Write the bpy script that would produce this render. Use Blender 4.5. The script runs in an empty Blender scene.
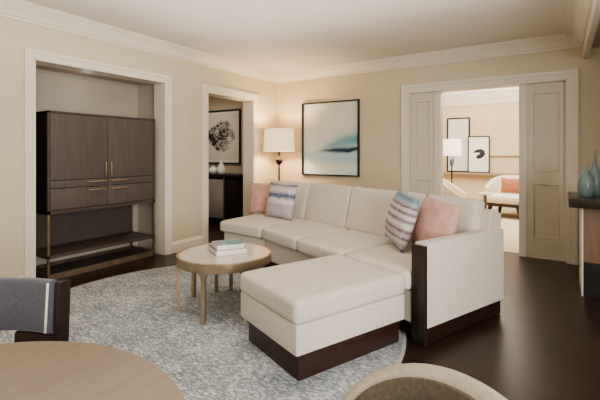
import bpy, bmesh, math, random
from mathutils import Vector, Matrix
random.seed(3)
sc = bpy.context.scene
COL = sc.collection
PI = math.pi
R = math.radians

# ------------------------------------------------------------------ materials
def lin(c):
    return tuple(((v/255)/12.92 if v/255 <= .04045 else ((v/255+.055)/1.055)**2.4) for v in c)

def base_mat(name, rgb, rough=.6, metal=0.0, spec=.5):
    m = bpy.data.materials.new(name); m.use_nodes = True
    b = m.node_tree.nodes['Principled BSDF']
    b.inputs['Base Color'].default_value = (*lin(rgb), 1)
    b.inputs['Roughness'].default_value = rough
    b.inputs['Metallic'].default_value = metal
    b.inputs['Specular IOR Level'].default_value = spec
    return m, m.node_tree, b

def node(nt, t, **kw):
    n = nt.nodes.new(t)
    for k, v in kw.items():
        if k in n.inputs: n.inputs[k].default_value = v
        else: setattr(n, k, v)
    return n

def ramp(nt, stops, interp='LINEAR'):
    n = nt.nodes.new('ShaderNodeValToRGB'); cr = n.color_ramp; cr.interpolation = interp
    while len(cr.elements) < len(stops): cr.elements.new(.5)
    for e, (p, c) in zip(cr.elements, stops):
        e.position = p; e.color = (*lin(c), 1)
    return n

def coords(nt, scale=(1, 1, 1), rot=(0, 0, 0), kind='Object'):
    tc = nt.nodes.new('ShaderNodeTexCoord'); mp = nt.nodes.new('ShaderNodeMapping')
    mp.inputs['Scale'].default_value = scale; mp.inputs['Rotation'].default_value = rot
    nt.links.new(tc.outputs[kind], mp.inputs['Vector'])
    return mp.outputs['Vector']

def bump(nt, b, src, strength=.2, dist=.002):
    n = nt.nodes.new('ShaderNodeBump'); n.inputs['Strength'].default_value = strength; n.inputs['Distance'].default_value = dist
    nt.links.new(src, n.inputs['Height']); nt.links.new(n.outputs['Normal'], b.inputs['Normal'])

def noisy(name, c1, c2, scale=8, rough=.6, vec_scale=(1, 1, 1), detail=4, bumps=0, bscale=None, metal=0, spec=.5, rot=(0, 0, 0), sheen=0):
    m, nt, b = base_mat(name, c1, rough, metal, spec)
    v = coords(nt, vec_scale, rot)
    n = node(nt, 'ShaderNodeTexNoise', Scale=scale, Detail=detail); nt.links.new(v, n.inputs['Vector'])
    r = ramp(nt, [(.3, c1), (.7, c2)]); nt.links.new(n.outputs['Fac'], r.inputs['Fac'])
    nt.links.new(r.outputs['Color'], b.inputs['Base Color'])
    if bumps:
        n2 = node(nt, 'ShaderNodeTexNoise', Scale=bscale or scale*4, Detail=3); nt.links.new(v, n2.inputs['Vector'])
        bump(nt, b, n2.outputs['Fac'], bumps)
    if sheen: b.inputs['Sheen Weight'].default_value = sheen
    return m

def wood(name, c1, c2, rough=.4, axis='x', scale=6, spec=.5):
    s = {'x': (1, 14, 14), 'y': (14, 1, 14), 'z': (14, 14, 1)}[axis]
    return noisy(name, c1, c2, scale, rough, s, 5, .06, None, 0, spec)

M = {}
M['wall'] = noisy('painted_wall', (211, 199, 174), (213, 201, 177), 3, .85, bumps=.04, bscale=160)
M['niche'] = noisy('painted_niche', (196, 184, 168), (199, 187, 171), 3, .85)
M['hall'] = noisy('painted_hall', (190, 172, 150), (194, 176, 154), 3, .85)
M['farwall'] = noisy('far_wallcovering', (214, 192, 162), (219, 198, 168), 3, .85)
M['ceiling'] = noisy('painted_ceiling', (230, 224, 215), (232, 226, 217), 2, .9)
M['trim'] = noisy('painted_trim', (230, 221, 204), (232, 223, 207), 4, .45)
M['door'] = noisy('painted_door', (222, 212, 194), (224, 214, 196), 4, .45)
M['linen'] = noisy('cream_linen', (217, 208, 196), (203, 194, 181), 60, .9, bumps=.3, bscale=260, sheen=.15)
M['piping'] = noisy('pale_piping', (222, 214, 200), (214, 205, 190), 60, .85)
M['walnut'] = wood('dark_walnut', (52, 33, 27), (38, 24, 20), .35, 'x', 3)
M['plinth'] = wood('plinth_wood', (64, 40, 32), (46, 28, 23), .35, 'x', 3)
M['post'] = wood('post_wood', (54, 43, 38), (42, 32, 28), .35, 'z', 3)
M['cab'] = wood('taupe_oak', (98, 87, 82), (86, 76, 71), .5, 'z', 3)
M['cabdark'] = wood('dark_taupe_oak', (88, 76, 70), (74, 63, 58), .45, 'y', 3)
M['cabside'] = wood('cabinet_side', (38, 30, 27), (28, 22, 20), .55, 'z', 3)
M['bronze'] = noisy('bronze_frame', (132, 114, 96), (112, 96, 80), 12, .45, metal=.4)
M['brass'] = noisy('brushed_brass', (208, 188, 158), (192, 170, 140), 20, .35, metal=.9)
M['gold'] = noisy('champagne_gold', (186, 166, 144), (166, 146, 124), 9, .34, metal=.75)
M['tabletop'] = noisy('stone_top', (216, 207, 195), (202, 191, 177), 5, .12, detail=6)
M['dtable'] = wood('ash_veneer', (154, 137, 120), (145, 128, 112), .42, 'y', 4)
M['pink'] = noisy('pink_velvet', (210, 168, 154), (194, 150, 137), 14, .85, bumps=.15, bscale=60, sheen=.3)
M['bluepad'] = noisy('slate_upholstery', (88, 86, 95), (77, 75, 83), 70, .6, bumps=.15, bscale=200, sheen=.3)
M['tan'] = noisy('tan_weave', (116, 105, 90), (97, 87, 73), 90, .85, bumps=.35, bscale=150)
M['cream'] = noisy('cream_boucle', (226, 214, 196), (214, 202, 184), 50, .9, bumps=.3, bscale=140)
M['border'] = noisy('chair_border_linen', (200, 190, 174), (186, 175, 158), 60, .9, bumps=.25, bscale=200)
M['black'] = noisy('black_frame', (40, 33, 30), (30, 25, 23), 10, .45)
M['darkmetal'] = noisy('bronze_lamp_metal', (50, 41, 35), (40, 33, 29), 10, .4, metal=.3)
M['mat'] = noisy('mat_board', (226, 219, 206), (222, 215, 202), 4, .8)
M['paper'] = noisy('white_paper', (238, 236, 230), (232, 230, 224), 6, .7)
M['ink'] = noisy('black_ink', (40, 38, 40), (60, 58, 60), 20, .7)
M['teal'] = noisy('teal_glaze', (128, 146, 144), (112, 132, 131), 6, .3)
M['white'] = noisy('white_ceramic', (230, 226, 218), (224, 220, 212), 6, .3)
M['cover1'] = noisy('lilac_cover', (196, 193, 204), (150, 150, 166), 9, .35)
M['cover2'] = noisy('charcoal_cover', (150, 146, 146), (120, 116, 116), 9, .4)
M['cover3'] = noisy('teal_cover', (128, 176, 170), (104, 150, 148), 9, .35)
M['pages'] = noisy('page_block', (238, 236, 234), (214, 212, 212), 30, .8, (1, 1, 30))
M['orange'] = noisy('coral_fabric', (176, 118, 94), (160, 104, 80), 20, .85)
M['farlegs'] = noisy('dark_leg_wood', (62, 44, 36), (48, 34, 28), 10, .4)
M['farrug'] = noisy('beige_carpet', (214, 200, 174), (202, 187, 160), 9, .95)
M['bluebase'] = noisy('blue_glaze', (112, 134, 164), (70, 84, 108), 8, .3)
M['oakpanel'] = wood('oak_panel', (150, 124, 104), (134, 110, 92), .5, 'z', 3)
M['hallpanel'] = noisy('grey_glazed_panel', (168, 160, 152), (150, 142, 136), 3, .18)
M['stone_edge'] = noisy('dark_counter', (62, 54, 46), (48, 42, 36), 9, .3)

M['ledge'] = wood('ledge_wood', (176, 152, 126), (160, 137, 112), .5, 'x', 3)
def emissive(name, rgb, e):
    m, nt, b = base_mat(name, rgb, .8)
    b.inputs['Emission Color'].default_value = (*lin(rgb), 1); b.inputs['Emission Strength'].default_value = e
    return m
M['shade'] = emissive('lamp_shade_linen', (255, 226, 184), .6)
M['shade2'] = emissive('far_shade_linen', (255, 240, 218), 1.0)
M['glow'] = emissive('recessed_lens', (255, 236, 214), .5)
M['sconce'] = emissive('sconce_glass', (255, 190, 120), 1.2)

# floor: dark wood planks
def floor_mat():
    m, nt, b = base_mat('dark_plank_floor', (58, 42, 34), .33)
    v = coords(nt, (1, 1, 1))
    br = node(nt, 'ShaderNodeTexBrick', Scale=1.0)
    br.offset = .37
    br.inputs['Brick Width'].default_value = 1.7; br.inputs['Row Height'].default_value = .16
    br.inputs['Mortar Size'].default_value = .0022; br.inputs['Bias'].default_value = 0
    br.inputs['Color1'].default_value = (*lin((68, 50, 40)), 1); br.inputs['Color2'].default_value = (*lin((54, 39, 31)), 1)
    br.inputs['Mortar'].default_value = (*lin((30, 21, 17)), 1)
    nt.links.new(v, br.inputs['Vector'])
    v2 = coords(nt, (2, 26, 1)); n = node(nt, 'ShaderNodeTexNoise', Scale=2.5, Detail=6); nt.links.new(v2, n.inputs['Vector'])
    r = ramp(nt, [(.3, (150, 150, 150)), (.75, (255, 255, 255))]); nt.links.new(n.outputs['Fac'], r.inputs['Fac'])
    mx = nt.nodes.new('ShaderNodeMix'); mx.data_type = 'RGBA'; mx.blend_type = 'MULTIPLY'; mx.inputs[0].default_value = .8
    nt.links.new(br.outputs['Color'], mx.inputs[6]); nt.links.new(r.outputs['Color'], mx.inputs[7])
    nt.links.new(mx.outputs[2], b.inputs['Base Color'])
    bump(nt, b, n.outputs['Fac'], .08)
    return m
M['floor'] = floor_mat()

def rug_mat():
    m, nt, b = base_mat('mottled_rug', (180, 180, 178), .95)
    v = coords(nt, (22, 70, 1), (0, 0, R(24)))
    vo = node(nt, 'ShaderNodeTexVoronoi', Scale=1.0, Randomness=.9); nt.links.new(v, vo.inputs['Vector'])
    ve = node(nt, 'ShaderNodeTexVoronoi', Scale=1.0, Randomness=.9); ve.feature = 'DISTANCE_TO_EDGE'; nt.links.new(v, ve.inputs['Vector'])
    sep = nt.nodes.new('ShaderNodeSeparateColor'); nt.links.new(vo.outputs['Color'], sep.inputs['Color'])
    r0 = ramp(nt, [(0, (176, 184, 190)), (.3, (200, 203, 204)), (1, (226, 226, 224))]); nt.links.new(sep.outputs['Red'], r0.inputs['Fac'])
    re_ = ramp(nt, [(.02, (176, 182, 187)), (.2, (255, 255, 255))]); nt.links.new(ve.outputs['Distance'], re_.inputs['Fac'])
    r = nt.nodes.new('ShaderNodeMix'); r.data_type = 'RGBA'; r.blend_type = 'MULTIPLY'; r.inputs[0].default_value = 1
    nt.links.new(r0.outputs['Color'], r.inputs[6]); nt.links.new(re_.outputs['Color'], r.inputs[7])
    v2 = coords(nt, (1, 1, 1)); n = node(nt, 'ShaderNodeTexNoise', Scale=3.2, Detail=5); nt.links.new(v2, n.inputs['Vector'])
    r2 = ramp(nt, [(.35, (206, 210, 214)), (.6, (255, 255, 255))]); nt.links.new(n.outputs['Fac'], r2.inputs['Fac'])
    mx = nt.nodes.new('ShaderNodeMix'); mx.data_type = 'RGBA'; mx.blend_type = 'MULTIPLY'; mx.inputs[0].default_value = .8
    nt.links.new(r.outputs[2], mx.inputs[6]); nt.links.new(r2.outputs['Color'], mx.inputs[7])
    nt.links.new(mx.outputs[2], b.inputs['Base Color'])
    bump(nt, b, ve.outputs['Distance'], .5, .004)
    return m
M['rug'] = rug_mat()
M['rugedge'] = noisy('rug_binding', (190, 188, 182), (176, 174, 168), 40, .95)

# watercolour stripes for the pillows: bands along local y (height)
def stripe_mat(name, stops, warp=.05, scale=1.0):
    m, nt, b = base_mat(name, (220, 215, 212), .85)
    tc = nt.nodes.new('ShaderNodeTexCoord')
    sep = nt.nodes.new('ShaderNodeSeparateXYZ'); nt.links.new(tc.outputs['Generated'], sep.inputs['Vector'])
    mp = nt.nodes.new('ShaderNodeMapping'); mp.inputs['Scale'].default_value = (6, 26, 6); nt.links.new(tc.outputs['Generated'], mp.inputs['Vector'])
    n = node(nt, 'ShaderNodeTexNoise', Scale=1.6, Detail=5); nt.links.new(mp.outputs['Vector'], n.inputs['Vector'])
    a = nt.nodes.new('ShaderNodeMath'); a.operation = 'MULTIPLY_ADD'; a.inputs[1].default_value = warp*2; nt.links.new(n.outputs['Fac'], a.inputs[0])
    s = nt.nodes.new('ShaderNodeMath'); s.operation = 'SUBTRACT'; s.inputs[1].default_value = warp
    nt.links.new(sep.outputs['Y'], a.inputs[2]); nt.links.new(a.outputs[0], s.inputs[0])
    r = ramp(nt, stops); nt.links.new(s.outputs[0], r.inputs['Fac'])
    nt.links.new(r.outputs['Color'], b.inputs['Base Color'])
    return m
W_ = (214, 207, 205); LV = (178, 168, 174); SL = (88, 98, 124); PK = (204, 185, 182); DK = (112, 101, 108); BL = (156, 176, 190)
M['stripe_a'] = stripe_mat('watercolour_stripes', [(0, W_), (.06, LV), (.22, (188, 178, 184)), (.38, LV), (.43, W_), (.52, (222, 216, 214)), (.57, LV), (.62, SL), (.68, (104, 116, 144)), (.73, LV), (.79, W_), (.88, PK), (.92, LV), (.97, SL), (1, SL)], .13)
M['stripe_b'] = stripe_mat('watercolour_bands', [(0, SL), (.05, BL), (.12, LV), (.18, W_), (.23, DK), (.27, PK), (.33, LV), (.36, DK), (.41, PK), (.47, W_), (.51, LV), (.54, DK), (.58, PK), (.63, W_), (.67, DK), (.71, LV), (.75, W_), (.79, DK), (.83, LV), (.87, BL), (.93, (112, 134, 156)), (1, BL)], .045)

def seascape_mat():
    m, nt, b = base_mat('seascape_paint', (220, 220, 210), .5)
    L = nt.links
    tc = nt.nodes.new('ShaderNodeTexCoord'); sep = nt.nodes.new('ShaderNodeSeparateXYZ'); L.new(tc.outputs['UV'], sep.inputs['Vector'])
    def mth(op, x, y=None, z=None, clamp=False):
        n = nt.nodes.new('ShaderNodeMath'); n.operation = op; n.use_clamp = clamp
        for i, q in enumerate((x, y, z)):
            if q is None: continue
            if isinstance(q, (int, float)): n.inputs[i].default_value = q
            else: L.new(q, n.inputs[i])
        return n.outputs[0]
    mp = nt.nodes.new('ShaderNodeMapping'); mp.inputs['Scale'].default_value = (2.2, 7, 1); mp.inputs['Rotation'].default_value = (0, 0, -.25); L.new(tc.outputs['UV'], mp.inputs['Vector'])
    n = node(nt, 'ShaderNodeTexNoise', Scale=1.0, Detail=6); L.new(mp.outputs['Vector'], n.inputs['Vector'])
    x, y = sep.outputs['X'], sep.outputs['Y']
    yy = mth('ADD', y, mth('MULTIPLY_ADD', n.outputs['Fac'], .12, -.06))
    bg = ramp(nt, [(0, (206, 226, 232)), (.1, (222, 234, 236)), (.2, (176, 212, 222)), (.29, (190, 220, 226)), (.36, (226, 234, 232)), (.6, (220, 224, 216)), (1, (212, 217, 211))]); L.new(yy, bg.inputs['Fac'])
    def blob(cx, cy, sx, sy, tilt=0):
        dy = mth('SUBTRACT', mth('SUBTRACT', yy, cy), mth('MULTIPLY', mth('SUBTRACT', x, cx), tilt))
        dx = mth('DIVIDE', mth('SUBTRACT', x, cx), sx); dy = mth('DIVIDE', dy, sy)
        d = mth('ADD', mth('MULTIPLY', dx, dx), mth('MULTIPLY', dy, dy))
        return mth('POWER', 2.718, mth('MULTIPLY', d, -1.0))
    def over(c, f, rgb):
        mx = nt.nodes.new('ShaderNodeMix'); mx.data_type = 'RGBA'
        L.new(f, mx.inputs[0]); L.new(c, mx.inputs[6]); mx.inputs[7].default_value = (*lin(rgb), 1)
        return mx.outputs[2]
    c = over(bg.outputs['Color'], mth('MULTIPLY', blob(.95, .48, .5, .1, .22), .95), (98, 172, 178))
    c = over(c, mth('MULTIPLY', blob(.6, .43, .2, .04, .25), .6), (78, 152, 164))
    c = over(c, mth('MULTIPLY', blob(.18, .40, .2, .05, .1), .5), (222, 224, 216))
    st = mth('MULTIPLY', blob(.85, .345, .55, .026, .02), 1.4, clamp=True)
    gate = mth('MULTIPLY', mth('SUBTRACT', x, .22), 5.0, clamp=True)
    c = over(c, mth('MULTIPLY', st, gate), (36, 62, 84))
    c = over(c, mth('MULTIPLY', blob(.5, .12, .5, .05, 0), .6), (222, 224, 220))
    L.new(c, b.inputs['Base Color'])
    return m
M['seascape'] = seascape_mat()

def inkwash_mat():
    m, nt, b = base_mat('ink_wash', (216, 206, 190), .8)
    L = nt.links
    tc = nt.nodes.new('ShaderNodeTexCoord')
    mp = nt.nodes.new('ShaderNodeMapping'); mp.inputs['Location'].default_value = (-.55, -.53, 0); L.new(tc.outputs['UV'], mp.inputs['Vector'])
    ln = nt.nodes.new('ShaderNodeVectorMath'); ln.operation = 'LENGTH'; L.new(mp.outputs['Vector'], ln.inputs[0])
    n = node(nt, 'ShaderNodeTexNoise', Scale=3.2, Detail=5, Distortion=3.0); L.new(tc.outputs['UV'], n.inputs['Vector'])
    n2 = node(nt, 'ShaderNodeTexNoise', Scale=3.0, Detail=3); L.new(tc.outputs['UV'], n2.inputs['Vector'])
    a = nt.nodes.new('ShaderNodeMath'); a.operation = 'MULTIPLY_ADD'; a.inputs[1].default_value = .5; L.new(n2.outputs['Fac'], a.inputs[0]); L.new(ln.outputs['Value'], a.inputs[2])
    inside = ramp(nt, [(.53, (255, 255, 255)), (.59, (0, 0, 0))]); L.new(a.outputs[0], inside.inputs['Fac'])
    r = ramp(nt, [(.36, (40, 38, 38)), (.47, (70, 66, 64)), (.52, (200, 190, 176)), (.56, (60, 56, 55)), (.64, (208, 198, 184))]); L.new(n.outputs['Fac'], r.inputs['Fac'])
    mx = nt.nodes.new('ShaderNodeMix'); mx.data_type = 'RGBA'; L.new(inside.outputs['Color'], mx.inputs[0]); mx.inputs[6].default_value = (*lin((214, 204, 188)), 1); L.new(r.outputs['Color'], mx.inputs[7])
    L.new(mx.outputs[2], b.inputs['Base Color'])
    return m
M['inkwash'] = inkwash_mat()

def palewash_mat():
    return noisy('pale_wash', (232, 226, 214), (206, 208, 206), 3.5, .8)
M['palewash'] = palewash_mat()

# ------------------------------------------------------------------ mesh helpers
def finish(name, bm, m, parent=None, smooth=False, angle=None):
    me = bpy.data.meshes.new(name)
    bmesh.ops.recalc_face_normals(bm, faces=bm.faces[:])
    bm.to_mesh(me); bm.free()
    if smooth:
        for p in me.polygons: p.use_smooth = True
        if angle is not None:
            try: me.set_sharp_from_angle(angle=angle)
            except Exception: pass
    o = bpy.data.objects.new(name, me); COL.objects.link(o)
    if m is not None: me.materials.append(m)
    if parent: o.parent = parent
    return o

def box(bm, x0, x1, y0, y1, z0, z1, bev=0, seg=2):
    t = bmesh.new()
    bmesh.ops.create_cube(t, size=1)
    for v in t.verts:
        v.co = Vector(((x0+x1)/2+v.co.x*(x1-x0), (y0+y1)/2+v.co.y*(y1-y0), (z0+z1)/2+v.co.z*(z1-z0)))
    if bev:
        bmesh.ops.bevel(t, geom=t.edges[:], offset=bev, segments=seg, affect='EDGES', profile=.6)
    me = bpy.data.meshes.new('tmp'); t.to_mesh(me); t.free(); bm.from_mesh(me); bpy.data.meshes.remove(me)

def boxo(name, dims, m, parent=None, bev=0, smooth=False):
    bm = bmesh.new(); box(bm, *dims, bev)
    return finish(name, bm, m, parent, bool(bev) or smooth, R(40) if bev else None)

def cushion_bm(fmap, nx=14, ny=10, nz=6, dims=(1, 1, .2), r=.04, crown=.0, crown_side=.0):
    """rounded, slightly puffed block; dims in metres, fmap maps local (x,y,z) centred coordinates to space"""
    bm = bmesh.new(); hx, hy, hz = dims[0]/2, dims[1]/2, dims[2]/2
    vs = {}
    def space(i, n, h):
        # cluster samples near the rounded edges
        t = i/n*2-1
        k = .72
        return h*(math.copysign(abs(t)**k, t))
    def key(i, j, k):
        if (i, j, k) in vs: return vs[(i, j, k)]
        p = Vector((space(i, nx, hx), space(j, ny, hy), space(k, nz, hz)))
        q = Vector((max(-hx+r, min(hx-r, p.x)), max(-hy+r, min(hy-r, p.y)), max(-hz+r, min(hz-r, p.z))))
        d = p-q
        if d.length > 1e-9: p = q+d.normalized()*r if d.length > r*.999 or True else p
        fx, fy = 1-(p.x/hx)**2, 1-(p.y/hy)**2; fz = 1-(p.z/hz)**2
        p.z += crown*max(0, fx)**.6*max(0, fy)**.6*(p.z/hz)
        p.y += crown_side*max(0, fx)**.6*max(0, fz)**.6*(p.y/hy)
        v = bm.verts.new(fmap(p)); vs[(i, j, k)] = v; return v
    for i in range(nx):
        for j in range(ny):
            for k in (0, nz):
                bm.faces.new([key(i, j, k), key(i+1, j, k), key(i+1, j+1, k), key(i, j+1, k)])
    for i in range(nx):
        for k in range(nz):
            for j in (0, ny):
                bm.faces.new([key(i, j, k), key(i+1, j, k), key(i+1, j, k+1), key(i, j, k+1)])
    for j in range(ny):
        for k in range(nz):
            for i in (0, nx):
                bm.faces.new([key(i, j, k), key(i, j+1, k), key(i, j+1, k+1), key(i, j, k+1)])
    return bm

def lathe_bm(prof, seg=40, center=(0, 0), bm=None):
    bm = bm or bmesh.new(); rings = []
    for (r, z) in prof:
        if r < 1e-6: rings.append([bm.verts.new((center[0], center[1], z))])
        else: rings.append([bm.verts.new((center[0]+r*math.cos(2*PI*i/seg), center[1]+r*math.sin(2*PI*i/seg), z)) for i in range(seg)])
    for a, b in zip(rings, rings[1:]):
        for i in range(seg):
            j = (i+1) % seg
            if len(a) == 1 and len(b) == 1: continue
            if len(a) == 1: bm.faces.new([a[0], b[i], b[j]])
            elif len(b) == 1: bm.faces.new([a[i], a[j], b[0]])
            else: bm.faces.new([a[i], a[j], b[j], b[i]])
    return bm

def sweep_bm(path, prof, closed=False, bm=None):
    """prof: (offset to the left-hand normal of the path, z) swept along an xy polyline with mitred corners"""
    bm = bm or bmesh.new(); n = len(path); rings = []
    for i, p in enumerate(path):
        p = Vector(p)
        def dirn(a, b): return (Vector(b)-Vector(a)).normalized()
        d1 = dirn(path[i-1], path[i]) if i > 0 else None
        d2 = dirn(path[i], path[i+1]) if i < n-1 else None
        if d1 is None: d1 = d2
        if d2 is None: d2 = d1
        n1 = Vector((-d1.y, d1.x)); n2 = Vector((-d2.y, d2.x))
        mt = (n1+n2).normalized(); mt = mt/max(.2, mt.dot(n1))
        rings.append([bm.verts.new((p.x+mt.x*o, p.y+mt.y*o, z)) for o, z in prof])
    m = len(prof)
    for a, b in zip(rings, rings[1:]):
        for i in range(m):
            j = (i+1) % m
            bm.faces.new([a[i], a[j], b[j], b[i]])
    bm.faces.new(rings[0]); bm.faces.new(rings[-1][::-1])
    return bm

def tube_bm(pts, radii, seg=12, bm=None):
    bm = bm or bmesh.new(); rings = []
    for i, p in enumerate(pts):
        p = Vector(p); d = Vector(pts[min(i+1, len(pts)-1)])-Vector(pts[max(i-1, 0)]); d.normalize()
        a = d.orthogonal().normalized(); b = d.cross(a)
        r = radii[i] if isinstance(radii, (list, tuple)) else radii
        if rings:
            ref = rings[-1][1]; a = (ref-d*ref.dot(d)).normalized(); b = d.cross(a)
        rings.append(([bm.verts.new(p+a*r*math.cos(2*PI*k/seg)+b*r*math.sin(2*PI*k/seg)) for k in range(seg)], a))
    for (x, _), (y, _) in zip(rings, rings[1:]):
        for k in range(seg):
            bm.faces.new([x[k], x[(k+1) % seg], y[(k+1) % seg], y[k]])
    bm.faces.new(rings[0][0][::-1]); bm.faces.new(rings[-1][0])
    return bm

def struct(o): o['kind'] = 'structure'; return o
def tag(o, label, cat, group=None):
    o['label'] = label; o['category'] = cat
    if group: o['group'] = group
    return o
def thing(name, label, cat, loc=(0, 0, 0), rz=0, group=None):
    o = bpy.data.objects.new(name, None); COL.objects.link(o); o.empty_display_size = .1
    o.location = loc; o.rotation_euler = (0, 0, rz)
    return tag(o, label, cat, group)

# ------------------------------------------------------------------ room dimensions
XL, YB, ZC = -4.083, 5.467, 2.60          # left wall face, back wall face, ceiling
TW = .20                                   # wall thickness
XR, YF = 2.6, -3.2                         # far right and rear of the camera
N0, N1, NZ = 1.722, 3.185, 2.13            # cabinet niche opening
H0, H1, HZ = 3.88, 4.87, 2.10            # hallway opening
D0, D1, DZ = -1.773, .057, 2.10            # cased opening to the far room
Y2 = 9.85                                  # far room wall

def wallparts(name, boxes, m):
    bm = bmesh.new()
    for b in boxes: box(bm, *b)
    return struct(finish(name, bm, m))

struct(boxo('floor', (-7.2, XR+.2, YF-.2, YB+TW, -.06, 0), M['floor']))
wallparts('wall_left', [(XL-TW, XL, YF, N0, 0, ZC), (XL-TW, XL, N1, H0, 0, ZC), (XL-TW, XL, H1, YB, 0, ZC),
                        (XL-TW, XL, N0, N1, NZ, ZC), (XL-TW, XL, H0, H1, HZ, ZC)], M['wall'])
wallparts('wall_back', [(XL-TW, D0, YB, YB+TW, 0, ZC), (D1, XR, YB, YB+TW, 0, ZC), (D0, D1, YB, YB+TW, DZ, ZC)], M['wall'])
WY0, WY1 = -1.9, .9                        # window in the right wall beside the dining table
wallparts('wall_right', [(XR, XR+TW, YF, WY0, 0, ZC), (XR, XR+TW, WY1, YB, 0, ZC), (XR, XR+TW, WY0, WY1, 0, .35), (XR, XR+TW, WY0, WY1, 2.4, ZC)], M['wall'])
wallparts('wall_light_blocker', [(1.36, 1.5, 2.3, YB, 0, ZC)], M['wall'])  # unseen wall added to keep window light off the back wall's right end
wallparts('wall_rear', [(XL-TW, XR+TW, YF-TW, YF, 0, ZC)], M['wall'])
struct(boxo('ceiling', (XL-TW, XR+TW, YF-TW, YB+TW, ZC, ZC+.08), M['ceiling']))
# flat border strip of the ceiling along the dropped beam, and the beam
struct(boxo('trim_1', (.05, .20, YF, YB, ZC-.022, ZC), M['ceiling'], bev=.004))
struct(boxo('ceiling_beam', (.205, .255, YF, YB, 2.31, ZC), M['trim'], bev=.004))
struct(boxo('ceiling_alcove', (.255, 1.36, 2.3, YB, 2.42, 2.60), M['niche']))
# niche shell (painted recess holding the cabinet)
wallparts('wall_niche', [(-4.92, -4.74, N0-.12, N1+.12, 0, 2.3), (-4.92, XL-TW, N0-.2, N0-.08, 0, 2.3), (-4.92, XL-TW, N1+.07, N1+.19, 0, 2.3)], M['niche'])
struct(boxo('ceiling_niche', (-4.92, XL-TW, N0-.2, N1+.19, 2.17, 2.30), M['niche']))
# hallway shell
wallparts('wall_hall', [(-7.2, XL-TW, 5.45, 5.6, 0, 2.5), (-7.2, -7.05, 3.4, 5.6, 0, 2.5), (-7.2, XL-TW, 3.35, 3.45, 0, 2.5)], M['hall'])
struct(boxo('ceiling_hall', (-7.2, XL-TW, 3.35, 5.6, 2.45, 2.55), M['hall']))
# far room shell
FX0, FX1 = -4.6, 2.4
struct(boxo('floor_far_room', (FX0, FX1, YB+TW, Y2, -.06, .004), M['farrug']))
wallparts('wall_far_room', [(FX0, FX1, Y2, Y2+.15, 0, ZC), (FX0-.15, FX0, YB+TW, Y2+.15, 0, ZC), (FX1, FX1+.15, YB+TW, Y2+.15, 0, ZC)], M['farwall'])
struct(boxo('ceiling_far_room', (FX0-.15, FX1+.15, YB+TW, Y2+.15, ZC, ZC+.08), M['ceiling']))

CROWN = [(0, 2.45), (.012, 2.45), (.016, 2.468), (.03, 2.474), (.045, 2.50), (.07, 2.535), (.085, 2.548), (.085, 2.562), (.10, 2.568), (.108, 2.585), (.118, 2.59), (.118, 2.6), (0, 2.6)]
# paths run so that the room lies on the left-hand normal
def crown(name, path):
    return struct(finish(name, sweep_bm(path, CROWN), M['trim'], None, True, R(28)))
crown('trim_2', [(.205, YF), (.205, YB), (XL, YB), (XL, YF)])
FC = [(0, 2.38), (.02, 2.38), (.03, 2.42), (.08, 2.50), (.13, 2.56), (.14, 2.6), (0, 2.6)]
struct(finish('trim_3', sweep_bm([(FX1, Y2), (FX0, Y2)], FC), M['trim'], None, True, R(28)))

# baseboards
BASE = [(0, 0), (.018, 0), (.018, .105), (.012, .115), (.012, .125), (.006, .14), (0, .14)]
CW = .078
for nm, pth in (('baseboard_left', [(XL, N0-CW), (XL, YF)]), ('baseboard_pier', [(XL, H0-CW), (XL, N1+CW)]), ('baseboard_corner', [(XL+.0, YB), (XL, H1+CW)]),
                ('baseboard_back', [(D0-.115, YB), (XL, YB)]), ('baseboard_alcove', [(1.36, YB), (D1+.108, YB)]),
                ('baseboard_niche', [(-4.283, N1+.07), (-4.74, N1+.07), (-4.74, N0-.08), (-4.283, N0-.08)]),
                ('baseboard_hall', [(XL-TW, 5.45), (-7.05, 5.45)]), ('baseboard_far_room', [(FX1, Y2), (FX0, Y2)])):
    struct(finish(nm, sweep_bm(pth, BASE), M['trim'], None, True, R(28)))

# door and niche casings: profile swept up, over and down
def casing(name, axis, a0, a1, ztop, face, width, side):
    """axis 'y': on the left wall (plane x=face); axis 'x': on the back wall (plane y=face)"""
    prof = [(0, 0), (0, .016), (.012, .02), (width*.55, .022), (width*.62, .030), (width*.9, .034), (width, .028), (width, 0)]
    bm = bmesh.new(); rings = []
    for (a, z, da, dz) in ((a0, 0, -1, 0), (a0, ztop, -1, 1), (a1, ztop, 1, 1), (a1, 0, 1, 0)):
        ring = []
        for (o, t) in prof:
            aa, zz = a+da*o, z+dz*o
            ring.append(bm.verts.new((face+t, aa, zz) if axis == 'y' else (aa, face-t, zz)))
        rings.append(ring)
    m = len(prof)
    for r1, r2 in zip(rings, rings[1:]):
        for i in range(m):
            j = (i+1) % m; bm.faces.new([r1[i], r1[j], r2[j], r2[i]])
    bm.faces.new(rings[0]); bm.faces.new(rings[-1][::-1])
    return struct(finish(name, bm, M['trim'], None, True, R(28)))
casing('trim_4', 'y', N0, N1, NZ, XL, .082, 1)
casing('trim_5', 'y', H0, H1, HZ, XL, .095, 1)
casing('trim_6', 'x', D0, D1, DZ, YB, .108, 1)
# jamb linings
def lining(name, axis, a0, a1, ztop, f0, f1, t=.012):
    bm = bmesh.new()
    for (p0, p1, z0, z1) in ((a0-t*.2, a0+t, 0, ztop), (a1-t, a1+t*.2, 0, ztop), (a0, a1, ztop-t, ztop+t*.2)):
        if axis == 'y': box(bm, f0, f1, p0, p1, z0, z1)
        else: box(bm, p0, p1, f0, f1, z0, z1)
    return struct(finish(name, bm, M['trim']))
lining('trim_7', 'y', N0, N1, NZ, XL-TW, XL+.014)
lining('trim_8', 'y', H0, H1, HZ, XL-TW-.01, XL+.014)
lining('trim_9', 'x', D0, D1, DZ, YB-.014, YB+TW)

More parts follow.
